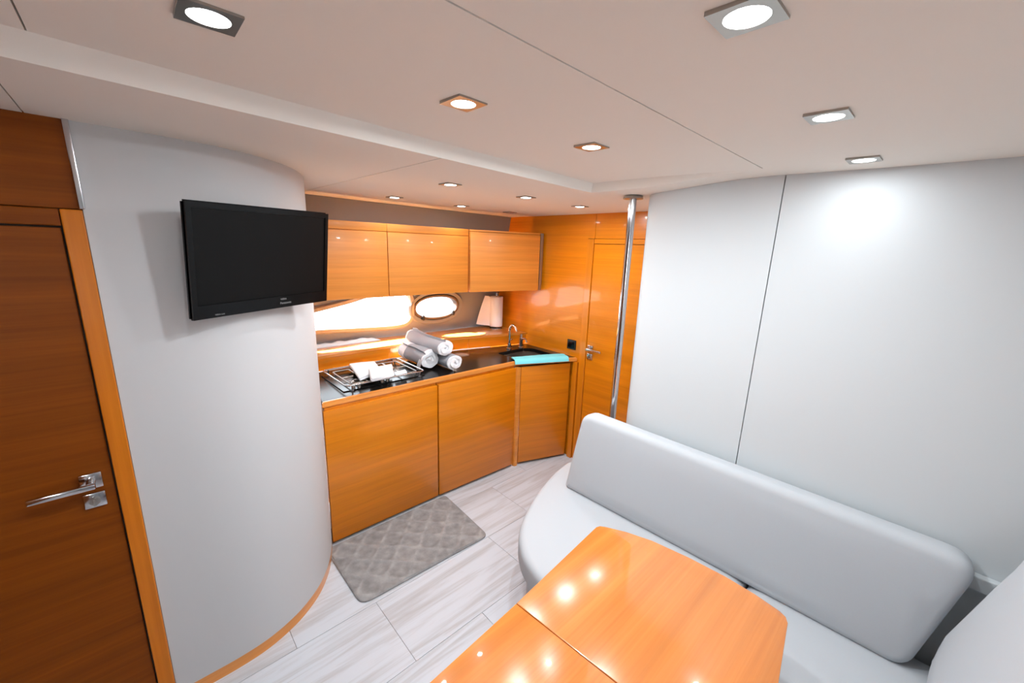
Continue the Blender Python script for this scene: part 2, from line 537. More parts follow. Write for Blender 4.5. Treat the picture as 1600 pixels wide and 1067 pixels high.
# ---- side wall with the near door (plane x = -1.73)
XD = -1.73
wl = struct('wall_left', rbox(XD - .05, XD - .008, -1.1, -.07, 0, 2.2), 'dark')
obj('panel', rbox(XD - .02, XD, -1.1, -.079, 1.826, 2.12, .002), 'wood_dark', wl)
dl = struct('door_1', rbox(XD - .04, XD - .002, -.92, -.127, .012, 1.773, .002), 'wood_dark', label='cherry cabin door, its colour darkened as if in shade, with steel lever handle beside the curved white wall')
def handle_set(door, org, ydir, ax):
    """square rose, lever, square lock plate and thumb turn; ax maps (along, out, z) to room space"""
    def pc(name, bm, m, parent=door, smooth=40):
        return obj(name, xform(bm, ax), m, parent, smooth)
    pc('handle_rose', rbox(-.026, .026, 0, .011, -.026, .026, .003), 'chrome')
    bm = B()
    cyl(bm, (0, .01, 0), (0, .048, 0), .011)
    pc('handle_spindle', bm, 'chrome')
    lv = pc('lever_handle', rbox(-.13, .012, .042, .056, -.010, .008, .004), 'chrome')
    lp = pc('lock_plate', rbox(-.026, .026, 0, .010, -.092, -.042, .003), 'chrome')
    bm = B()
    cyl(bm, (0, .009, -.067), (0, .02, -.067), .013)
    box(bm, -.004, .004, .018, .03, -.078, -.056, .001)
    pc('thumb_turn', bm, 'satin', lp)
handle_set(dl, None, -1, Matrix(((0, 1, 0, XD - .002), (1, 0, 0, -.176), (0, 0, 1, 1.0), (0, 0, 0, 1))))
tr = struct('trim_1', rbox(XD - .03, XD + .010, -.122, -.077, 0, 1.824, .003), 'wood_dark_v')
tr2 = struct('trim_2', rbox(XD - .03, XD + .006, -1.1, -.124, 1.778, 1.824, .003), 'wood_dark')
tr3 = struct('trim_3', rbox(XD - .01, XD + .012, -.084, -.070, 1.826, 2.10, .003), 'chrome')

# ---- curved white partition
cpts = [(-1.73, -.076), (-1.73, .02), (-1.731, .12), (-1.742, .22), (-1.77, .31), (-1.82, .405), (-1.90, .50), (-2.0, .575), (-2.1, .628), (-2.23, .676), (-2.45, .722), (-2.7, .752), (-3.075, .772)]
curve = [p.xy for p in catmull([(*p, 0) for p in cpts], 6)]
def ribbon(pts, z0, z1, th, zf=None):
    bm = B()
    outl = []
    n = len(pts)
    for i, p in enumerate(pts):
        t = (pts[min(i + 1, n - 1)] - pts[max(i - 1, 0)]).normalized()
        outl.append(p + Vector((-t.y, t.x)) * th)
    a = [bm.verts.new((*p, z0)) for p in pts]; b_ = [bm.verts.new((*p, z1)) for p in pts]
    c = [bm.verts.new((*p, z0)) for p in outl]; d = [bm.verts.new((*p, z1)) for p in outl]
    for i in range(n - 1):
        bm.faces.new((a[i], a[i + 1], b_[i + 1], b_[i])); bm.faces.new((c[i], d[i], d[i + 1], c[i + 1]))
        bm.faces.new((b_[i], b_[i + 1], d[i + 1], d[i])); bm.faces.new((a[i], c[i], c[i + 1], a[i + 1]))
    for i in (0, n - 1):
        bm.faces.new((a[i], b_[i], d[i], c[i]))
    bmesh.ops.recalc_face_normals(bm, faces=bm.faces)
    return bm
struct('wall_curved', ribbon(curve, .05, 2.10, .03), 'leather', 30, 'curved white leatherette wall carrying the television')
struct('baseboard_curved', ribbon(curve, 0, .05, .028), 'wood_edge', 30)

# ---- hull side with two windows
hb = [(.3, -3.09), (.9, -3.10), (1.3, -3.105), (1.7, -3.09), (2.1, -3.06), (2.7, -3.04)]
def hx(y, z):
    x = hb[-1][1]
    for (ya, xa), (yb_, xb_) in zip(hb, hb[1:]):
        if y <= yb_:
            x = xa + (xb_ - xa) * sstep((max(y, ya) - ya) / (yb_ - ya)); break
    return x + .2 * (z - 1.0)
def hp(y, z, out=0.0): return Vector((hx(y, z) + out, y, z))
WIN = [p.xy for p in catmull([(.42, 1.18, 0), (.66, 1.135, 0), (.95, 1.135, 0), (1.25, 1.115, 0), (1.55, 1.105, 0), (1.665, 1.13, 0), (1.685, 1.22, 0), (1.66, 1.34, 0), (1.58, 1.405, 0), (1.4, 1.37, 0), (1.2, 1.315, 0), (.95, 1.265, 0), (.66, 1.215, 0)], 6, True)]
PC, PA, PB = (1.93, 1.232), .195, .088
PORT = [Vector((PC[0] + PA * math.copysign(abs(math.cos(a)) ** .9, math.cos(a)), PC[1] + PB * math.copysign(abs(math.sin(a)) ** .95, math.sin(a)))) for a in [2 * PI * i / 48 for i in range(48)]]
def pin(P, x, y):
    c = False
    for i in range(len(P)):
        a, b_ = P[i - 1], P[i]
        if (a.y > y) != (b_.y > y) and x < (b_.x - a.x) * (y - a.y) / (b_.y - a.y) + a.x: c = not c
    return c
def grow(P, d):
    P = [Vector(p) for p in P]
    if area2(P) < 0: P = P[::-1]
    return inset_poly(P, -d)
W1, W2 = grow(WIN, .012), grow(PORT, .012)
pts2 = [Vector((y, z)) for y in lins(.3, 2.7, 24) for z in lins(.6, 2.15, 16)]
pts2 = [p for p in pts2 if not pin(grow(W1, .015), *p) and not pin(grow(W2, .015), *p)]
n0 = len(pts2)
allp = pts2 + W1 + W2
loops = [list(range(n0, n0 + len(W1))), list(range(n0 + len(W1), n0 + len(W1) + len(W2)))]
edges = [(l[i - 1], l[i]) for l in loops for i in range(len(l))]
vs, es, fs, *_ = delaunay_2d_cdt(allp, edges, [], 0, 1e-7)
bm = B()
bv = [bm.verts.new(hp(v.x, v.y)) for v in vs]
for f in fs:
    c = sum((vs[i] for i in f), Vector((0, 0))) / len(f)
    if pin(W1, *c) or pin(W2, *c): continue
    bm.faces.new([bv[i] for i in f])
bmesh.ops.recalc_face_normals(bm, faces=bm.faces)
r = bmesh.ops.extrude_face_region(bm, geom=bm.faces[:])
bmesh.ops.translate(bm, verts=[v for v in r['geom'] if isinstance(v, bmesh.types.BMVert)], vec=(-.03, 0, 0))
bmesh.ops.recalc_face_normals(bm, faces=bm.faces)
struct('wall_hull', bm, 'hull', 20)
def rimmed(P, prof):
    """frame swept round a window outline; prof = (grow, out)"""
    bm = B(); rings = []
    for g, o_ in prof:
        rings.append([bm.verts.new(hp(p.x, p.y, o_)) for p in grow(P, g)])
    n = len(rings[0])
    m = len(rings)
    for k in range(m):
        a, b_ = rings[k], rings[(k + 1) % m]
        for i in range(n):
            bm.faces.new((a[i], a[(i + 1) % n], b_[(i + 1) % n], b_[i]))
    bmesh.ops.recalc_face_normals(bm, faces=bm.faces)
    return bm
def pane(P, o_):
    bm = B()
    vs, fs = grid_fill(grow(P, .004), .08)
    bv = [bm.verts.new(hp(v.x, v.y, o_)) for v in vs]
    for f in fs: bm.faces.new([bv[i] for i in f])
    bmesh.ops.recalc_face_normals(bm, faces=bm.faces)
    return bm
w1 = struct('window_1', rimmed(WIN, [(0, -.05), (0, .0), (.006, .012), (.03, .014), (.042, .003), (.042, -.005), (.01, -.05)]), 'rim', 35, 'long eye-shaped hull window with pale rim')
obj('glass_pane', pane(WIN, -.04), 'glass', w1)
w2 = struct('window_2', rimmed(PORT, [(0, -.045), (0, .006), (.006, .016), (.02, .018), (.028, .004), (.028, -.004), (.01, -.045)]), 'rim_dark', 35, 'small oval opening porthole with dark rim')
obj('glass_pane', pane(PORT, -.035), 'glass', w2)
obj('porthole_surround', rimmed(PORT, [(.03, .001), (.03, .010), (.058, .016), (.068, .001)]), 'hull', w2, 35)
for yy, zz in ((1.80, 1.145), (2.09, 1.17)):
    p = hp(yy, zz)
    bm = rbox(p.x + .005, p.x + .034, yy - .013, yy + .013, zz - .016, zz + .016, .004)
    cyl(bm, (p.x + .03, yy, zz - .02), (p.x + .03, yy, zz + .024), .007)
    obj('porthole_latch', bm, 'black', w2, 40)

# ---- forward bulkhead with the far door
YF = 2.61
wf = struct('wall_far', rbox(-3.3, 1.3, YF + .012, YF + .05, 0, 2.2), 'dark')
obj('panel', rbox(-3.3, -1.953, YF, YF + .02, 0, 2.12), 'wood_h', wf)
obj('panel', rbox(-1.953, -1.892, YF, YF + .02, 1.849, 2.12), 'wood_h', wf)
obj('panel', rbox(-1.889, -1.10, YF, YF + .02, 1.849, 2.12), 'wood_h', wf)
d2 = struct('door_2', rbox(-1.889, -1.17, YF - .002, YF + .02, .012, 1.808, .002), 'wood_h', label='bright cherry cabin door at the far end behind the steel pole')
handle_set(d2, None, 1, Matrix(((-1, 0, 0, -1.848), (0, -1, 0, YF - .003), (0, 0, 1, 1.0), (0, 0, 0, 1))))
struct('trim_4', rbox(-1.951, -1.892, YF - .010, YF + .012, 0, 1.846, .003), 'wood_v')
struct('trim_5', rbox(-1.890, -1.15, YF - .008, YF + .012, 1.811, 1.846, .003), 'wood_h')

# ---- white partition behind the sofa, in two panels, rounded at its free end
YW = 1.872
pr = [(1.25, YW), (.4, YW), (-.2, YW), (-.498, YW)]
pl = [(-.502, YW), (-.8, YW), (-.93, YW + .004), (-1.02, YW + .022), (-1.085, YW + .06), (-1.12, YW + .12), (-1.132, YW + .22), (-1.132, YW + .45), (-1.132, YF)]
wr = struct('wall_right', ribbon([Vector((1.25, YW + .016)), Vector((-.9, YW + .016))][::1], 0, 2.11, -.02), 'ceiling_gap')
obj('wall_panel', ribbon([Vector(p) for p in pr], 0, 2.12, -.014), 'panel', wr)
obj('wall_panel', ribbon([p.xy for p in catmull([(*p, 0) for p in pl], 6)], 0, 2.12, -.014), 'panel', wr, 30)
struct('trim_6', rbox(-.9, .62, YW - .03, YW - .001, .742, .792, .004), 'panel')
# ---- the sides out of view: starboard side and the after end with a hatch opening added and sized for fill light
struct('wall_starboard', rbox(.62, .66, .1, YW, 0, 2.15), 'panel')
wb = B()
box(wb, -1.78, .62, -1.05, -1.0, 0, 2.15)
box(wb, .62, 1.25, -1.05, -1.0, 0, 1.3)
box(wb, .62, 1.25, -1.05, -1.0, 1.95, 2.15)
struct('wall_back', wb, 'wood_dark')
struct('wall_side', rbox(1.2, 1.25, -1.0, .12, 0, 2.15), 'panel')
struct('trim_7', rbox(.62, 1.2, .08, .12, 0, 2.15), 'panel')

# ================================================================== GALLEY
# ---- base cabinets
def base_cabinet(label, p, q, body, ztop=.862):
    t = thing('base_cabinet', label, 'cabinet', (p[0], p[1], 0), 'galley base cabinets')
    obj('carcass', prism(B(), body, .06, ztop), 'wood_v', t)
    d = Vector(q) - Vector(p); u = d.normalized()
    a = Vector(p) + u * .003; b_ = Vector(q) - u * .003
    obj('plinth', obox(a, b_, .04, 0, .058, off=.045), 'dark', t)
    obj('door', obox(a, b_, .02, .022, .848, .0025), 'wood_h', t, 30)
    return t
bc = base_cabinet('cherry base cabinet under the hob, beside the curved wall', (-2.2, .672), (-2.198, 1.406), [(-2.221, .775), (-2.62, .775), (-2.62, 1.404), (-2.221, 1.404)][::-1])
obj('side_filler', rbox(-2.240, -2.2215, .686, .774, .06, .862), 'wood_v', bc)
base_cabinet('middle cherry base cabinet below the rolled towels', (-2.198, 1.41), (-2.175, 2.11), [(-2.221, 1.412), (-2.62, 1.412), (-2.62, 2.106), (-2.199, 2.106)][::-1])
base_cabinet('angled cherry base cabinet under the turquoise cloth', (-2.165, 2.150), (-2.012, 2.575), [(-2.19, 2.165), (-2.5, 2.165), (-2.5, 2.598), (-2.03, 2.598)][::-1], .722)
post = tag(obj('corner_post', prism(B(), [(-2.186, 2.112), (-2.165, 2.118), (-2.163, 2.145), (-2.20, 2.156), (-2.23, 2.14)], 0, .85, .002), 'wood_edge', base=(-2.18, 2.13, 0)), 'slim cherry post between the middle and angled base cabinets', 'post')
ORG[post.name] = Vector((-2.18, 2.13, 0))
tag(obj('filler_panel', rbox(-2.0, -1.955, 2.585, YF - .001, 0, .862, .002), 'wood_v', base=(-1.98, 2.59, 0)), 'narrow cherry filler strip between the angled cabinet and far door', 'panel')

# ---- worktop
ct = thing('countertop', 'black granite galley worktop with cherry front edge and steel sink', 'countertop', (-2.5, 1.5, .865))
front = [(-2.218, .677), (-2.212, 1.3), (-2.19, 2.10), (-1.972, YF - .006)]
back = [(-2.575, YF - .006), (-2.65, 2.285), (-2.735, 1.95), (-2.80, 1.5), (-2.79, .9), (-2.785, .785)]
fi = [(-2.238, .684), (-2.232, 1.3), (-2.211, 2.106), (-1.993, YF - .006)]
sink = round_poly([(-2.47, 2.15), (-2.21, 2.20), (-2.10, 2.46), (-2.14, 2.53), (-2.42, 2.53), (-2.47, 2.46)], .05)
outer = fi + back
obj('granite_slab', holed(B(), outer, [[(p.x, p.y) for p in sink]], .868, .896), 'granite', ct)
bm = B()
prism(bm, front + fi[::-1], .864, .897, 0)
bmesh.ops.recalc_face_normals(bm, faces=bm.faces)
bmesh.ops.bevel(bm, geom=[e for e in bm.edges if abs(e.verts[0].co.z - e.verts[1].co.z) < .001], offset=.004, segments=2, affect='EDGES')
obj('wood_edging', bm, 'wood_edge', ct, 30)
bm = B()
si = inset_poly(sink if area2(sink) > 0 else sink[::-1], .0)
rings = []
for d, z in ((-.006, .867), (0, .866), (.004, .76), (.02, .735), (.05, .73)):
    rings.append([bm.verts.new((p[0], p[1], z)) for p in inset_poly(si, d)])
for a, b_ in zip(rings, rings[1:]):
    for i in range(len(a)): bm.faces.new((a[i], a[(i + 1) % len(a)], b_[(i + 1) % len(a)], b_[i]))
bm.faces.new(rings[-1])
bmesh.ops.recalc_face_normals(bm, faces=bm.faces)
sb = obj('sink_bowl', bm, 'steel_dark', ct, 40)
obj('drain', lathe(B(), (-2.30, 2.36, .731), [(.035, 0), (.035, .003), (.02, .004), (.018, .001)]), 'chrome', sb, 40)

# ---- ledge below the windows
lg = thing('window_ledge', 'cherry shelf along the hull below the windows, sunlit at its aft end', 'shelf', (-2.85, 1.5, .897))
lfront = [p.xy for p in catmull([(-2.795, .79, 0), (-2.80, .95, 0), (-2.81, 1.4, 0), (-2.755, 1.95, 0), (-2.66, 2.3, 0), (-2.585, YF - .002, 0)], 6)]
lback = [Vector((hx(y, 1.0) + .004, y)) for y in lins(YF - .002, .79, 20)]
bm = B()
prism(bm, [(p.x, p.y) for p in lfront] + [(p.x, p.y) for p in lback], .985, 1.004)
bmesh.ops.recalc_face_normals(bm, faces=bm.faces)
obj('top_board', bm, 'wood_edge', lg, 30)
def strip(y0, y1, z0, z1, dx, th):
    P = []
    for i in range(len(lfront) - 1):
        a, b_ = lfront[i], lfront[i + 1]
        if b_.y < y0 - .001 or a.y > y1 + .001: continue
        for p in (a, b_):
            q = Vector(p)
            if q.y < y0: q = a + (b_ - a) * ((y0 - a.y) / (b_.y - a.y))
            if q.y > y1: q = a + (b_ - a) * ((y1 - a.y) / (b_.y - a.y))
            if not P or (P[-1] - q).length > 1e-4: P.append(q)
    P = [p + Vector((dx, 0)) for p in P]
    return ribbon(P, z0, z1, th)
for y0, y1 in ((.79, 1.372), (1.376, 2.06), (2.064, YF - .003)):
    obj('front_board', strip(y0, y1, .945, .984, .004, .015), 'wood_h', lg, 30)
    obj('back_board', strip(y0, y1, .897, .942, -.012, .012), 'wood_h', lg, 30)

# ---- wall cabinets
def wall_cabinet(label, p, q, top_rail=True, gap=.003):
    t = thing('wall_cabinet', label, 'cabinet', (p[0], p[1], 1.41), 'galley wall cabinets')
    d = Vector(q) - Vector(p); u = d.normalized()
    a, b_ = Vector(p) + u * .001, Vector(q) - u * .001
    dz = 1.836 if top_rail else 1.872
    obj('carcass', obox(a, b_, .16, 1.414, 1.884, off=.02), 'wood_upper_lit', t)
    obj('door', obox(a + u * gap / 2, b_ - u * gap / 2, .02, 1.410, dz - .003, .002), 'wood_upper_lit', t, 30)
    obj('top_rail', obox(a, b_, .02, dz, 1.886, .0015, off=0.003 if top_rail else .004), 'wood_upper_lit', t, 30)
    return t
wall_cabinet('cherry wall cabinet closest to the television', (-2.56, .765), (-2.56, 1.262))
wall_cabinet('cherry wall cabinet in the middle of the row of three', (-2.56, 1.262), (-2.56, 1.925))
c3 = wall_cabinet('angled cherry wall cabinet ending at the far bulkhead', (-2.548, 1.93), (-2.405, 2.56), False)
obj('end_panel', obox((-2.403, 2.562), (-2.398, 2.588), .16, 1.41, 1.886, .001), 'satin', c3)

# ---- gas hob with fiddle rail
hob = thing('gas_hob', 'black gas hob with steel fiddle rail set in the worktop', 'hob', (-2.5, 1.2, .897))
obj('glass_top', rbox(-2.69, -2.31, .83, 1.375, .8965, .902, .001), 'glass_black', hob)
rz = .930
rp_ = round_poly([(-2.705, .845), (-2.305, .845), (-2.305, 1.372), (-2.705, 1.372)], .03)
obj('fiddle_rail', tube(B(), [(p.x, p.y, rz) for p in rp_], .0048, 8, True), 'chrome', hob, 60)
for px_, py_ in ((-2.305, .88), (-2.305, 1.335), (-2.705, .88), (-2.705, 1.335)):
    bm = B(); cyl(bm, (px_, py_, .8966), (px_, py_, rz), .005, seg=10); cyl(bm, (px_, py_, .8966), (px_, py_, .901), .011, seg=12)
    obj('rail_post', bm, 'chrome', hob, 50)
for bx, by, br in ((-2.42, .96, .04), (-2.58, 1.24, .045)):
    b1 = obj('burner', lathe(B(), (bx, by, .9015), [(br, 0), (br, .006), (br * .8, .010), (br * .78, .014), (br * .4, .017)]), 'satin', hob, 40)
    obj('burner_cap', lathe(B(), (bx, by, .9155), [(br * .62, 0), (br * .62, .005), (br * .5, .008)]), 'black', b1, 40)
for by0, by1 in ((.89, 1.10), (1.13, 1.34)):
    bm = B()
    gz = .922
    fr_ = round_poly([(-2.66, by0), (-2.35, by0), (-2.35, by1), (-2.66, by1)], .02)
    tube(bm, [(p.x, p.y, gz) for p in fr_], .004, 8, True)
    ym = (by0 + by1) / 2
    tube(bm, [(-2.66, ym, gz), (-2.56, ym, gz)], .004, 8); tube(bm, [(-2.35, ym, gz), (-2.45, ym, gz)], .004, 8)
    tube(bm, [(-2.50, by0, gz), (-2.50, ym - .03, gz)], .004, 8); tube(bm, [(-2.50, by1, gz), (-2.50, ym + .03, gz)], .004, 8)
    for fx in (-2.65, -2.36):
        for fy in (by0 + .01, by1 - .01): cyl(bm, (fx, fy, .9015), (fx, fy, gz), .004, seg=8)
    obj('pan_support', bm, 'satin', hob, 60)
for ky in (.90, .935, 1.08, 1.115):
    bm = B(); cyl(bm, (-2.335, ky, .9015), (-2.335, ky, .918), .010, .008, 14)
    obj('control_knob', bm, 'satin', hob, 40)

# ---- rolled towels
def spiral_towel(L, R, turns, seed, xa, xb_, swell=0.0):
    """ribbon of terry cloth rolled up, axis along +x; covers xa..xb_ of its length"""
    bm = B(); rnd = random.Random(seed)
    n = int(turns * 24); nx = max(2, int(14 * (xb_ - xa) / L)); th = R / turns * .46 + swell
    r0 = .005
    ph = rnd.random() * 6
    def pos(i, x, o_):
        a = 2 * PI * turns * i / n
        r = r0 + (R - r0) * i / n + o_
        wob = 1 + .15 * noise.noise(Vector((math.cos(a) * 1.1 + seed * 3.1, math.sin(a) * 1.1, x * 6))) + .05 * noise.noise(Vector((math.cos(a) * 3 + seed, math.sin(a) * 3, x * 19)))
        sx = .007 * math.sin(a * .5 + seed) + .006 * noise.noise(Vector((a * .9, seed * 5.0, 2)))
        sag = -.012 * math.sin(PI * x / L) * (seed == 3)
        return Vector((x + sx * (1 if x > L * .5 else -1), 1.06 * r * wob * math.cos(a + ph), .94 * r * wob * math.sin(a + ph) + sag))
    xs_ = lins(xa, xb_, nx)
    inn = [[bm.verts.new(pos(i, x, -th)) for x in xs_] for i in range(n + 1)]
    out = [[bm.verts.new(pos(i, x, th)) for x in xs_] for i in range(n + 1)]
    for i in range(n):
        for j in range(nx):
            bm.faces.new((inn[i][j], inn[i + 1][j], inn[i + 1][j + 1], inn[i][j + 1]))
            bm.faces.new((out[i][j], out[i][j + 1], out[i + 1][j + 1], out[i + 1][j]))
        for j in (0, nx):
            bm.faces.new((inn[i][j], out[i][j], out[i + 1][j], inn[i + 1][j]))
    for i in (0, n):
        for j in range(nx): bm.faces.new((inn[i][j], inn[i][j + 1], out[i][j + 1], out[i][j]))
    bmesh.ops.recalc_face_normals(bm, faces=bm.faces)
    return bm
def towel(label, a, b_, R, turns, seed):
    a, b_ = Vector(a), Vector(b_)
    d = b_ - a; L_ = d.length
    q = Matrix.Translation(a) @ d.to_track_quat('X', 'Z').to_matrix().to_4x4()
    t = thing('rolled_towel', label, 'towel', a, 'rolled towels on the worktop')
    obj('terry_roll', xform(spiral_towel(L_, R, turns, seed, .0, L_ - .013), q), 'towel', t, 60)
    obj('white_hem', xform(spiral_towel(L_, R, turns, seed, L_ - .013, L_, .0012), q), 'towel_white', t, 60)
    obj('white_hem', xform(spiral_towel(L_, R, turns, seed, .0, .085 if seed == 1 else .016, .0012), q), 'towel_white', t, 60)
    return t
tw = towel('grey rolled towel with a loose white flap hanging from it', (-2.73, 1.47, .975), (-2.395, 1.468, .972), .066, 3.2, 1)
bm = B()
gxy = []
for i in range(9):
    t = i / 8
    row = []
    for j in range(4):
        s_ = j / 3
        row.append(bm.verts.new((-2.44 + .05 * s_ + .01 * math.sin(t * 4), 1.405 - .012 * math.sin(t * PI) - .012 * t + .03 * (1 - t) ** 3, 1.005 - .105 * t + .008 * s_)))
    gxy.append(row)
for i in range(8):
    for j in range(3): bm.faces.new((gxy[i][j], gxy[i + 1][j], gxy[i + 1][j + 1], gxy[i][j + 1]))
bmesh.ops.solidify(bm, geom=bm.faces[:], thickness=.006)
obj('loose_flap', bm, 'towel_white', tw, 60)
towel('grey rolled towel beneath the others on the sink side', (-2.66, 1.604, .956), (-2.275, 1.606, .956), .050, 2.8, 2)
towel('grey rolled towel lying on top of the other two', (-2.79, 1.55, 1.068), (-2.31, 1.545, 1.060), .056, 3.0, 3)

# ---- folded white cloths on the hob
def folded(plan, z0, layers, th, seed):
    bm = B()
    for k in range(layers):
        rnd = random.Random(seed + k)
        jit = [Vector((p[0] + rnd.uniform(-.006, .006), p[1] + rnd.uniform(-.006, .006))) for p in plan]
        pl_ = round_poly(jit, .012, 4)
        b2 = cushion(pl_, z0 + k * th, z0 + (k + 1) * th + .001, th * .48, .002, .03, 3)
        for v in b2.verts:
            v.co.z += .004 * noise.noise(Vector((v.co.x * 9, v.co.y * 9, seed)))
        me = bpy.data.meshes.new('tmp'); b2.to_mesh(me); b2.free(); bm.from_mesh(me); bpy.data.meshes.remove(me)
    return bm
def soft(name, label, cat, bm, mat, group=None):
    c = sum((v.co for v in bm.verts), Vector()) / len(bm.verts)
    z = min(v.co.z for v in bm.verts)
    o = obj(name, bm, mat, None, 60, base=(c.x, c.y, z))
    return tag(o, label, cat, group)
soft('folded_cloth', 'larger folded white cloth lying across the hob pan support', 'cloth', folded([(-2.69, 1.02), (-2.36, .95), (-2.44, 1.13), (-2.66, 1.175)], .928, 2, .012, 3), 'cloth')
soft('folded_cloth', 'smaller thick folded white cloth over the front rail of the hob', 'cloth', folded([(-2.46, 1.05), (-2.255, .975), (-2.262, 1.125), (-2.46, 1.215)], .942, 3, .009, 9), 'cloth')
soft('glint_slab', 'small pale slab standing in for a window reflection on the hob right of the white cloths', 'glint', folded([(-2.385, 1.185), (-2.33, 1.165), (-2.33, 1.25), (-2.385, 1.275)], .928, 1, .006, 5), 'glint')  # added slab whose pale colour imitates the window reflected in the hob

# ---- turquoise cloth on the worktop edge
bm = B()
P0, P1 = Vector((-2.185, 2.10)), Vector((-1.995, 2.52))
u = (P1 - P0).normalized(); nn = Vector((-u.y, u.x))
prof = [(-.012, -.02), (-.008, -.005), (.002, .008), (.03, .012), (.07, .010), (.105, .013), (.13, .008), (.15, .004)]
rows = []
for i in range(21):
    t = i / 20
    row = []
    for k, (o_, h) in enumerate(prof):
        wdt = 1 - .35 * (1 - t) * (k / 7) - .25 * t ** 6 * (k / 7)
        p = P0 + (P1 - P0) * t + nn * (o_ * wdt if o_ > 0 else o_)
        row.append(bm.verts.new((p.x, p.y, .8985 + max(h, -.02) + (.004 + .004 * noise.noise(Vector((t * 9, k * .8, 3)))) * (h > 0))))
    rows.append(row)
for i in range(20):
    for k in range(7): bm.faces.new((rows[i][k], rows[i + 1][k], rows[i + 1][k + 1], rows[i][k + 1]))
bmesh.ops.recalc_face_normals(bm, faces=bm.faces)
bmesh.ops.solidify(bm, geom=bm.faces[:], thickness=.007)
soft('dish_cloth', 'turquoise dish cloth draped along the worktop edge by the sink', 'cloth', bm, 'cyan')

# ---- taps
tp = thing('kitchen_tap', 'tall chrome swan neck tap behind the sink', 'tap', (-2.525, 2.35, .896))
obj('tap_base', lathe(B(), (-2.525, 2.35, .8965), [(.026, 0), (.026, .006), (.018, .012), (.016, .05)]), 'chrome', tp, 40)
arc = [(-2.525, 2.35, .94), (-2.525, 2.35, 1.06)] + [(-2.525 + .055 * (1 - math.cos(a)), 2.35 - .01 * (1 - math.cos(a)), 1.06 + .055 * math.sin(a)) for a in lins(.15, 2.9, 12)]
obj('spout', tube(B(), arc, .010, 12), 'chrome', tp, 60)
bm = B(); cyl(bm, (-2.525, 2.35, .965), (-2.525, 2.385, .98), .006, seg=10); obj('tap_lever', bm, 'chrome', tp, 50)
tp = thing('mixer_tap', 'shorter chrome mixer tap in the corner by the far bulkhead', 'tap', (-2.505, 2.475, .896))
obj('tap_base', lathe(B(), (-2.505, 2.475, .8965), [(.024, 0), (.024, .005), (.018, .01), (.018, .085), (.012, .09)]), 'chrome', tp, 40)
bm = B(); tube(bm, [(-2.505, 2.475, .955), (-2.46, 2.455, .985), (-2.41, 2.44, .99), (-2.395, 2.435, .97)], .009, 10); obj('spout', bm, 'chrome', tp, 60)
bm = B(); cyl(bm, (-2.505, 2.475, .98), (-2.505, 2.475, 1.02), .016, .014, 16); box(bm, -2.51, -2.50, 2.475, 2.55, 1.012, 1.02, .002); obj('tap_lever', bm, 'chrome', tp, 40)

# ---- kitchen paper
kp = thing('paper_towel_holder', 'roll of white kitchen paper on a steel stand in the window corner', 'paper towel', (-2.87, 2.49, 1.004))
obj('stand_base', lathe(B(), (-2.87, 2.49, 1.0042), [(.062, 0), (.062, .006), (.05, .010), (.012, .012)]), 'chrome', kp, 40)
bm = B(); cyl(bm, (-2.87, 2.49, 1.012), (-2.87, 2.49, 1.335), .006, seg=12); lathe(bm, (-2.87, 2.49, 1.328), [(.004, 0), (.011, .006), (.011, .014), (.004, .02)], 14)
obj('stand_rod', bm, 'chrome', kp, 40)
bm = B()
lathe(bm, (-2.87, 2.49, 1.03), [(.058, 0), (.0605, .004), (.0605, .276), (.058, .28)], 40)
rl = obj('paper_roll', bm, 'paper', kp, 40)
bm = B()
rows = []
for i in range(9):
    t = i / 8
    row = []
    for j in range(9):
        s = j / 8
        zt = 1.305 - t * .275
        wd = .05 + .10 * t
        a = Vector((-2.90, 2.435)) + Vector((-.62, -.55)) * wd * s
        row.append(bm.verts.new((a.x - .02 * math.sin(s * 3) * t, a.y + .012 * math.sin(s * 4 + t * 2), zt + .012 * s)))
    rows.append(row)
for i in range(8):
    for j in range(8): bm.faces.new((rows[i][j], rows[i + 1][j], rows[i + 1][j + 1], rows[i][j + 1]))
bmesh.ops.recalc_face_normals(bm, faces=bm.faces)
bmesh.ops.solidify(bm, geom=bm.faces[:], thickness=.0012)
obj('loose_sheet', bm, 'paper', kp, 60)

# ---- socket on the far bulkhead
sk = thing('wall_socket', 'black square socket plate on the far bulkhead above the worktop', 'socket', (-2.04, YF, 1.0))
bm = rbox(-2.085, -1.995, YF - .010, YF - .0005, .955, 1.035, .004)
obj('cover_plate', bm, 'black', sk, 30)
obj('insert', rbox(-2.072, -2.008, YF - .013, YF - .009, .968, 1.022, .003), 'tv', sk, 30)

# ---- crumpled wrap lying on the ledge under the long window
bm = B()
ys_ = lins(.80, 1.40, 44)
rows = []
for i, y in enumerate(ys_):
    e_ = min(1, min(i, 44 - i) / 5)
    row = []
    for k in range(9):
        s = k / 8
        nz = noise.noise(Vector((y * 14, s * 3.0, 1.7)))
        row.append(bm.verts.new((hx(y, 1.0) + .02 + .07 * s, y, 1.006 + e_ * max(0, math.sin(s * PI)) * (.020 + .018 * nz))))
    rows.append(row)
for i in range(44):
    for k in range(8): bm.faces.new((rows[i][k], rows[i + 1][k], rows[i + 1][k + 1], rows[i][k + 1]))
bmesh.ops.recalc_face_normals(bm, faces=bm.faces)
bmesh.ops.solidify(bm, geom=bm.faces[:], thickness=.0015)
soft('crumpled_wrap', 'low crumpled pale blue wrap lying on the ledge under the long window', 'wrap', bm, 'plastic_bag')

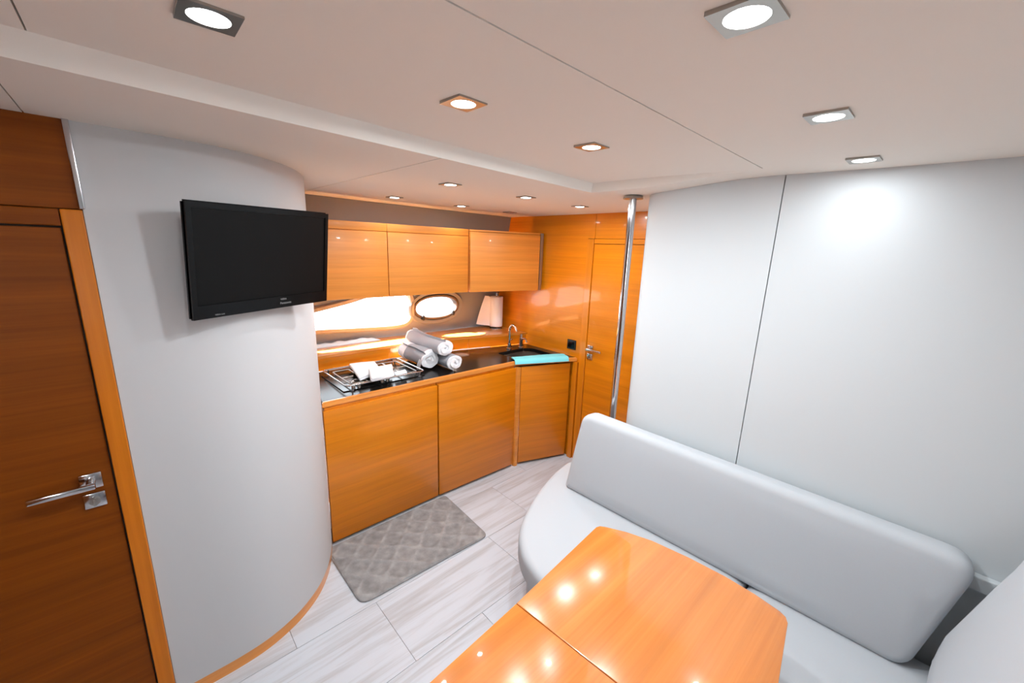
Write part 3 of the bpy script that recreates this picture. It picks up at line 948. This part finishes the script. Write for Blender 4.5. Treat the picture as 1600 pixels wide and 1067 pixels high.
# ---- floor mat
def kitchen_mat():
    plan = round_poly([(-2.19, .625), (-1.69, .625), (-1.665, 1.425), (-2.19, 1.455)], [.03, .06, .05, .03], 6)
    b2 = cushion(plan, .001, .010, .005, 0, .010, 3)
    for v in b2.verts:
        if v.co.z > .0095:
            x, y = (v.co.x + 1.93) / .082, (v.co.y - 1.04) / .082
            s_ = .5 * math.cos(PI * x) + .5 * math.cos(PI * y)
            v.co.z += .006 * (1 - min(1, abs(s_) * 2.6))      # raised trellis between the puffed cells
    return b2
tag(obj('kitchen_mat', kitchen_mat(), 'mat', None, 60, base=(-1.93, 1.04, .001)), 'grey quilted memory foam mat on the floor before the base cabinets', 'mat')

# ================================================================== SALOON
# ---- steel pole
pp = thing('support_pole', 'polished steel pole from floor to ceiling in front of the far door', 'pole', (-1.178, 1.925, 0))
bm = B(); cyl(bm, (-1.178, 1.925, .004), (-1.178, 1.925, 2.034), .0195, seg=32); obj('tube', bm, 'chrome', pp, 40)
for z0, z1 in ((.001, .010), (2.022, 2.0335)):
    bm = B(); cyl(bm, (-1.178, 1.925, z0), (-1.178, 1.925, z1), .05, .047, 32); obj('flange', bm, 'satin', pp, 40)

# ---- sofa
sf = thing('dinette_sofa', 'pale grey upholstered L-shaped sofa along the white partition around the table', 'sofa', (-.5, 1.5, 0))
edge = [p.xy for p in catmull([(-.62, 1.07, 0), (-.85, 1.075, 0), (-1.0, 1.10, 0), (-1.115, 1.15, 0), (-1.225, 1.25, 0), (-1.325, 1.42, 0), (-1.40, 1.60, 0), (-1.45, 1.76, 0), (-1.475, 1.88, 0), (-1.475, 1.95, 0), (-1.44, 2.0, 0), (-1.38, 2.02, 0)], 5)]
YB = 1.862
planA = round_poly([(-.348, 1.07)], 0) + [Vector((-.5, 1.07))] + edge + [Vector((-1.27, 2.02)), Vector((-1.25, 1.99)), Vector((-1.25, 1.88)), Vector((-1.23, YB - .015)), Vector((-.9, YB - .02)), Vector((-.348, YB - .02))]
obj('seat_cushion', cushion(planA, .30, .42, .035, .008, .05), 'fabric', sf, 50)
obj('seat_cushion', cushion([Vector(p) for p in ((.60, .30), (.60, YB - .02), (-.342, YB - .02), (-.342, 1.07), (-.05, 1.07), (.05, 1.02), (.10, .92), (.10, .30))], .30, .42, .035, .008, .05), 'fabric', sf, 50)
bi = inset_poly(planA if area2(planA) > 0 else planA[::-1], .05)
bm = B(); prism(bm, [tuple(p) for p in bi], .0, .30)
bmesh.ops.recalc_face_normals(bm, faces=bm.faces)
obj('seat_base', bm, 'fabric', sf, 40)
obj('seat_base', prism(B(), [(.55, .33), (.55, YB - .03), (-.30, YB - .03), (-.30, 1.13), (.16, 1.13), (.16, .33)], 0, .30), 'fabric', sf)
def backrest(quad, rads, th, frame, crown=.012, r=.035):
    """cushion drawn in (along, height), thickness th, then stood up by frame"""
    pl_ = round_poly(quad, rads, 7)
    return xform(cushion(pl_, 0, th, r, crown, .05), frame)
def stand(p0, along, lean):
    """frame: along = plan direction, height leans back by lean (rad); outward normal faces the seat"""
    a = Vector((*along, 0)).normalized()
    bk = Vector((0, 0, 1)).cross(a)               # left of along
    h = Vector((0, 0, math.cos(lean))) + bk * math.sin(lean)
    n = a.cross(h)                                # towards the seat when along runs with the wall on its left
    return Matrix.Translation(p0) @ Matrix((a, h, n)).transposed().to_4x4()
# main backrest along the partition
ang = .032
fr_ = stand(Vector((-1.305, 1.770, .412)), (math.cos(ang), math.sin(ang)), math.radians(5))
obj('backrest', backrest([(0, 0), (1.445, 0), (1.54, .455), (.062, .475)], [.03, .06, .085, .07], .10, fr_, .006), 'fabric', sf, 50)
# return backrest on the starboard side
fr_ = stand(Vector((.325, 1.80, .424)), (0, -1), math.radians(11))
obj('backrest', backrest([(0, 0), (1.45, 0), (1.45, .62), (.06, .62)], [.05, .05, .09, .10], .145, fr_, .02, .05), 'fabric', sf, 50)

# ---- folding table
TA = math.radians(5.6)
tb = thing('saloon_table', 'glossy honey cherry folding table with two hinged leaves', 'table', (-.42, .72, 0))
far = [(-.768, 1.214), (-.762, 1.232), (-.744, 1.243), (-.672, 1.283), (-.582, 1.312), (-.454, 1.333), (-.334, 1.342), (-.238, 1.338), (-.166, 1.328), (-.148, 1.318), (-.138, 1.298)]
hingeL, hingeR = Vector((-.720, .7345)), Vector((-.065, .793))
near = []
mid = (hingeL + hingeR) / 2
ax_ = (hingeR - hingeL).normalized()
def mirror(p):
    d = Vector(p) - mid
    par = ax_ * d.dot(ax_)
    return mid + 2 * par - d if False else mid + par - (d - par)
g = Vector((-ax_.y, ax_.x)) * .0012
leaf = [hingeR + g] + [Vector(p) for p in far[::-1]] + [hingeL + g]
def leafmesh(pl_):
    if area2(pl_) < 0: pl_ = pl_[::-1]
    bm = B(); prism(bm, [tuple(p) for p in pl_], .672, .70, .0025)
    bmesh.ops.recalc_face_normals(bm, faces=bm.faces)
    return bm
obj('table_leaf', leafmesh(leaf), 'wood_table', tb, 30)
nl = [mirror(p) for p in leaf]
obj('table_leaf', leafmesh(nl), 'wood_table', tb, 30)
bm = B(); cyl(bm, (mid.x, mid.y, .02), (mid.x, mid.y, .66), .05, seg=32); obj('pedestal', bm, 'chrome', tb, 40)
obj('floor_plate', lathe(B(), (mid.x, mid.y, .001), [(.16, 0), (.16, .008), (.08, .02), (.052, .03)], 40), 'satin', tb, 40)
obj('top_bracket', rbox(mid.x - .18, mid.x + .18, mid.y - .14, mid.y + .14, .652, .671, .003), 'satin', tb)

# ---- television
c0, c1, c2, c3_ = Vector((-1.383, .118, 1.853)), Vector((-1.587, .552, 1.860)), Vector((-1.634, .551, 1.535)), Vector((-1.429, .116, 1.528))
camp = Vector((0, 0, 1.76))
sc_ = .545 / .48
c0, c1, c2, c3_ = [camp + (c - camp) * sc_ for c in (c0, c1, c2, c3_)]
ctr = (c0 + c1 + c2 + c3_) / 4
ex = ((c1 - c0) + (c2 - c3_)).normalized()
ez = (c0 - c3_) + (c1 - c2)
ez = (ez - ex * ez.dot(ex)).normalized()
en = ex.cross(ez)                       # points back, away from the viewer if negative
if en.dot(camp - ctr) < 0: en = -en
w_, h_ = .545, .545 / 1.461
FR = Matrix((ex, ez, en)).transposed().to_4x4(); FR.translation = ctr
tv = thing('television', 'black flat television on a wall arm against the curved white wall', 'television', ctr)
def tvpart(name, bm, m, parent=None, smooth=30): return obj(name, xform(bm, FR), m, parent or tv, smooth)
hw, hh = w_ / 2, h_ / 2
def frame_bm():
    bm = B()
    box(bm, -hw, hw, -hh, hh, -.022, -.004)
    bmesh.ops.bevel(bm, geom=bm.edges[:], offset=.006, segments=2, affect='EDGES')
    return bm
tvpart('bezel', frame_bm(), 'tv')
bm = B(); holed(bm, [(-hw + .003, -hh + .003), (hw - .003, -hh + .003), (hw - .003, hh - .003), (-hw + .003, hh - .003)], [[(-hw + .018, -hh + .048), (-hw + .018, hh - .02), (hw - .018, hh - .02), (hw - .018, -hh + .048)]], -.005, .002)
tvpart('bezel_front', bm, 'tv')
tvpart('screen', rbox(-hw + .0185, hw - .0185, -hh + .0485, hh - .0205, -.006, -.002), 'screen')
tvpart('back_cover', rbox(-hw * .8, hw * .8, -hh * .75, hh * .75, -.055, -.021, .012), 'black')
def text(body, size, x, y, parent, z=.0022):
    cu = bpy.data.curves.new('lettering', 'FONT'); cu.body = body; cu.size = size; cu.extrude = .0002; cu.align_x = 'CENTER'
    o = bpy.data.objects.new('tmp_text', cu); COL.objects.link(o)
    dg = bpy.context.evaluated_depsgraph_get(); dg.update()
    me = bpy.data.meshes.new_from_object(o.evaluated_get(dg))
    bm = B(); bm.from_mesh(me); bpy.data.objects.remove(o); bpy.data.meshes.remove(me)
    xform(bm, Matrix.Translation((x, y, z)))
    return tvpart('lettering', bm, 'mark', parent, None)
text('VIERA', .010, .055, -hh + .033, tv)
text('Panasonic', .0125, .065, -hh + .0165, tv)
text('VIERA Link', .007, -hw + .085, -hh + .010, tv)
# wall arm
bm = B()
pw = Vector((-1.72, .205, ctr.z)); pt = ctr - en * .056
tube(bm, [pw, (pw + pt) / 2 + Vector((0, .03, 0)), pt], .014, 10)
obj('wall_arm', bm, 'black', tv, 50)
obj('wall_plate', rbox(-1.7315, -1.712, .168, .24, ctr.z - .07, ctr.z + .07, .004), 'black', tv)

# ---- downlights
def downlight(label, x, y, zc, mains, lit=True):
    z = zc
    t = thing('downlight', label, 'light', (x, y, z), 'square ceiling downlights')
    s = .040
    bm = B()
    ci = [(x + .029 * math.cos(-2 * PI * k / 24), y + .029 * math.sin(-2 * PI * k / 24)) for k in range(24)]
    holed(bm, [(x - s, y - s), (x + s, y - s), (x + s, y + s), (x - s, y + s)], [ci], z - .005, z + .006)
    obj('bezel', bm, 'satin', t)
    obj('lens', lathe(B(), (x, y, z - .004), [(.014, -.002), (.0285, .0), (.0285, .006)], 24), 'lens_on' if lit else 'lens_off', t, 40)
    if lit:
        li = bpy.data.lights.new('downlight_lamp', 'AREA')
        li.energy = mains
        li.color = (.89, .95, 1.0)
        li.shape = 'DISK'; li.size = .05
        lo = bpy.data.objects.new('lamp', li); COL.objects.link(lo)
        lo.parent = t; lo.location = (0, 0, -.009)
    return t
for lab, y in (('downlight over the near side of the saloon, closest to the near door', .140), ('second downlight of the port saloon row, above the middle of the floor', .624), ('third downlight of the port saloon row, closest to the ceiling step', 1.125)):
    downlight('square steel ' + lab, -.855, y, zup(-.855, y), SPOT_MAIN if y > .3 else SPOT_MAIN * .35)
for lab, y in (('square white-lit downlight above the table, largest in view on the starboard row', .645), ('middle square downlight of the starboard row, above the sofa', 1.172), ('square downlight of the starboard row tight against the white partition', 1.695)):
    zz = zup(-.25, y)
    downlight(lab, -.25, y, zz, SPOT_MAIN * (.2 if y < 1 else .5 if y < 1.6 else .12))
for lab, y in (('galley downlight of the front row nearest the television', 1.175), ('galley downlight in the middle of the front row', 1.685), ('galley downlight of the front row nearest the steel pole', 2.175)):
    downlight(lab, -1.712, y, zlow(y), SPOT_GALLEY if y < 2 else SPOT_GALLEY * .6)
for lab, y, lit in (('galley downlight of the window row nearest the curved wall', 1.275, True), ('galley downlight in the middle of the window row', 1.79, True), ('unlit galley downlight in the corner above the angled wall cabinet', 2.26, False)):
    downlight(lab, -2.47, y, zlow(y), SPOT_GALLEY * .12, lit)
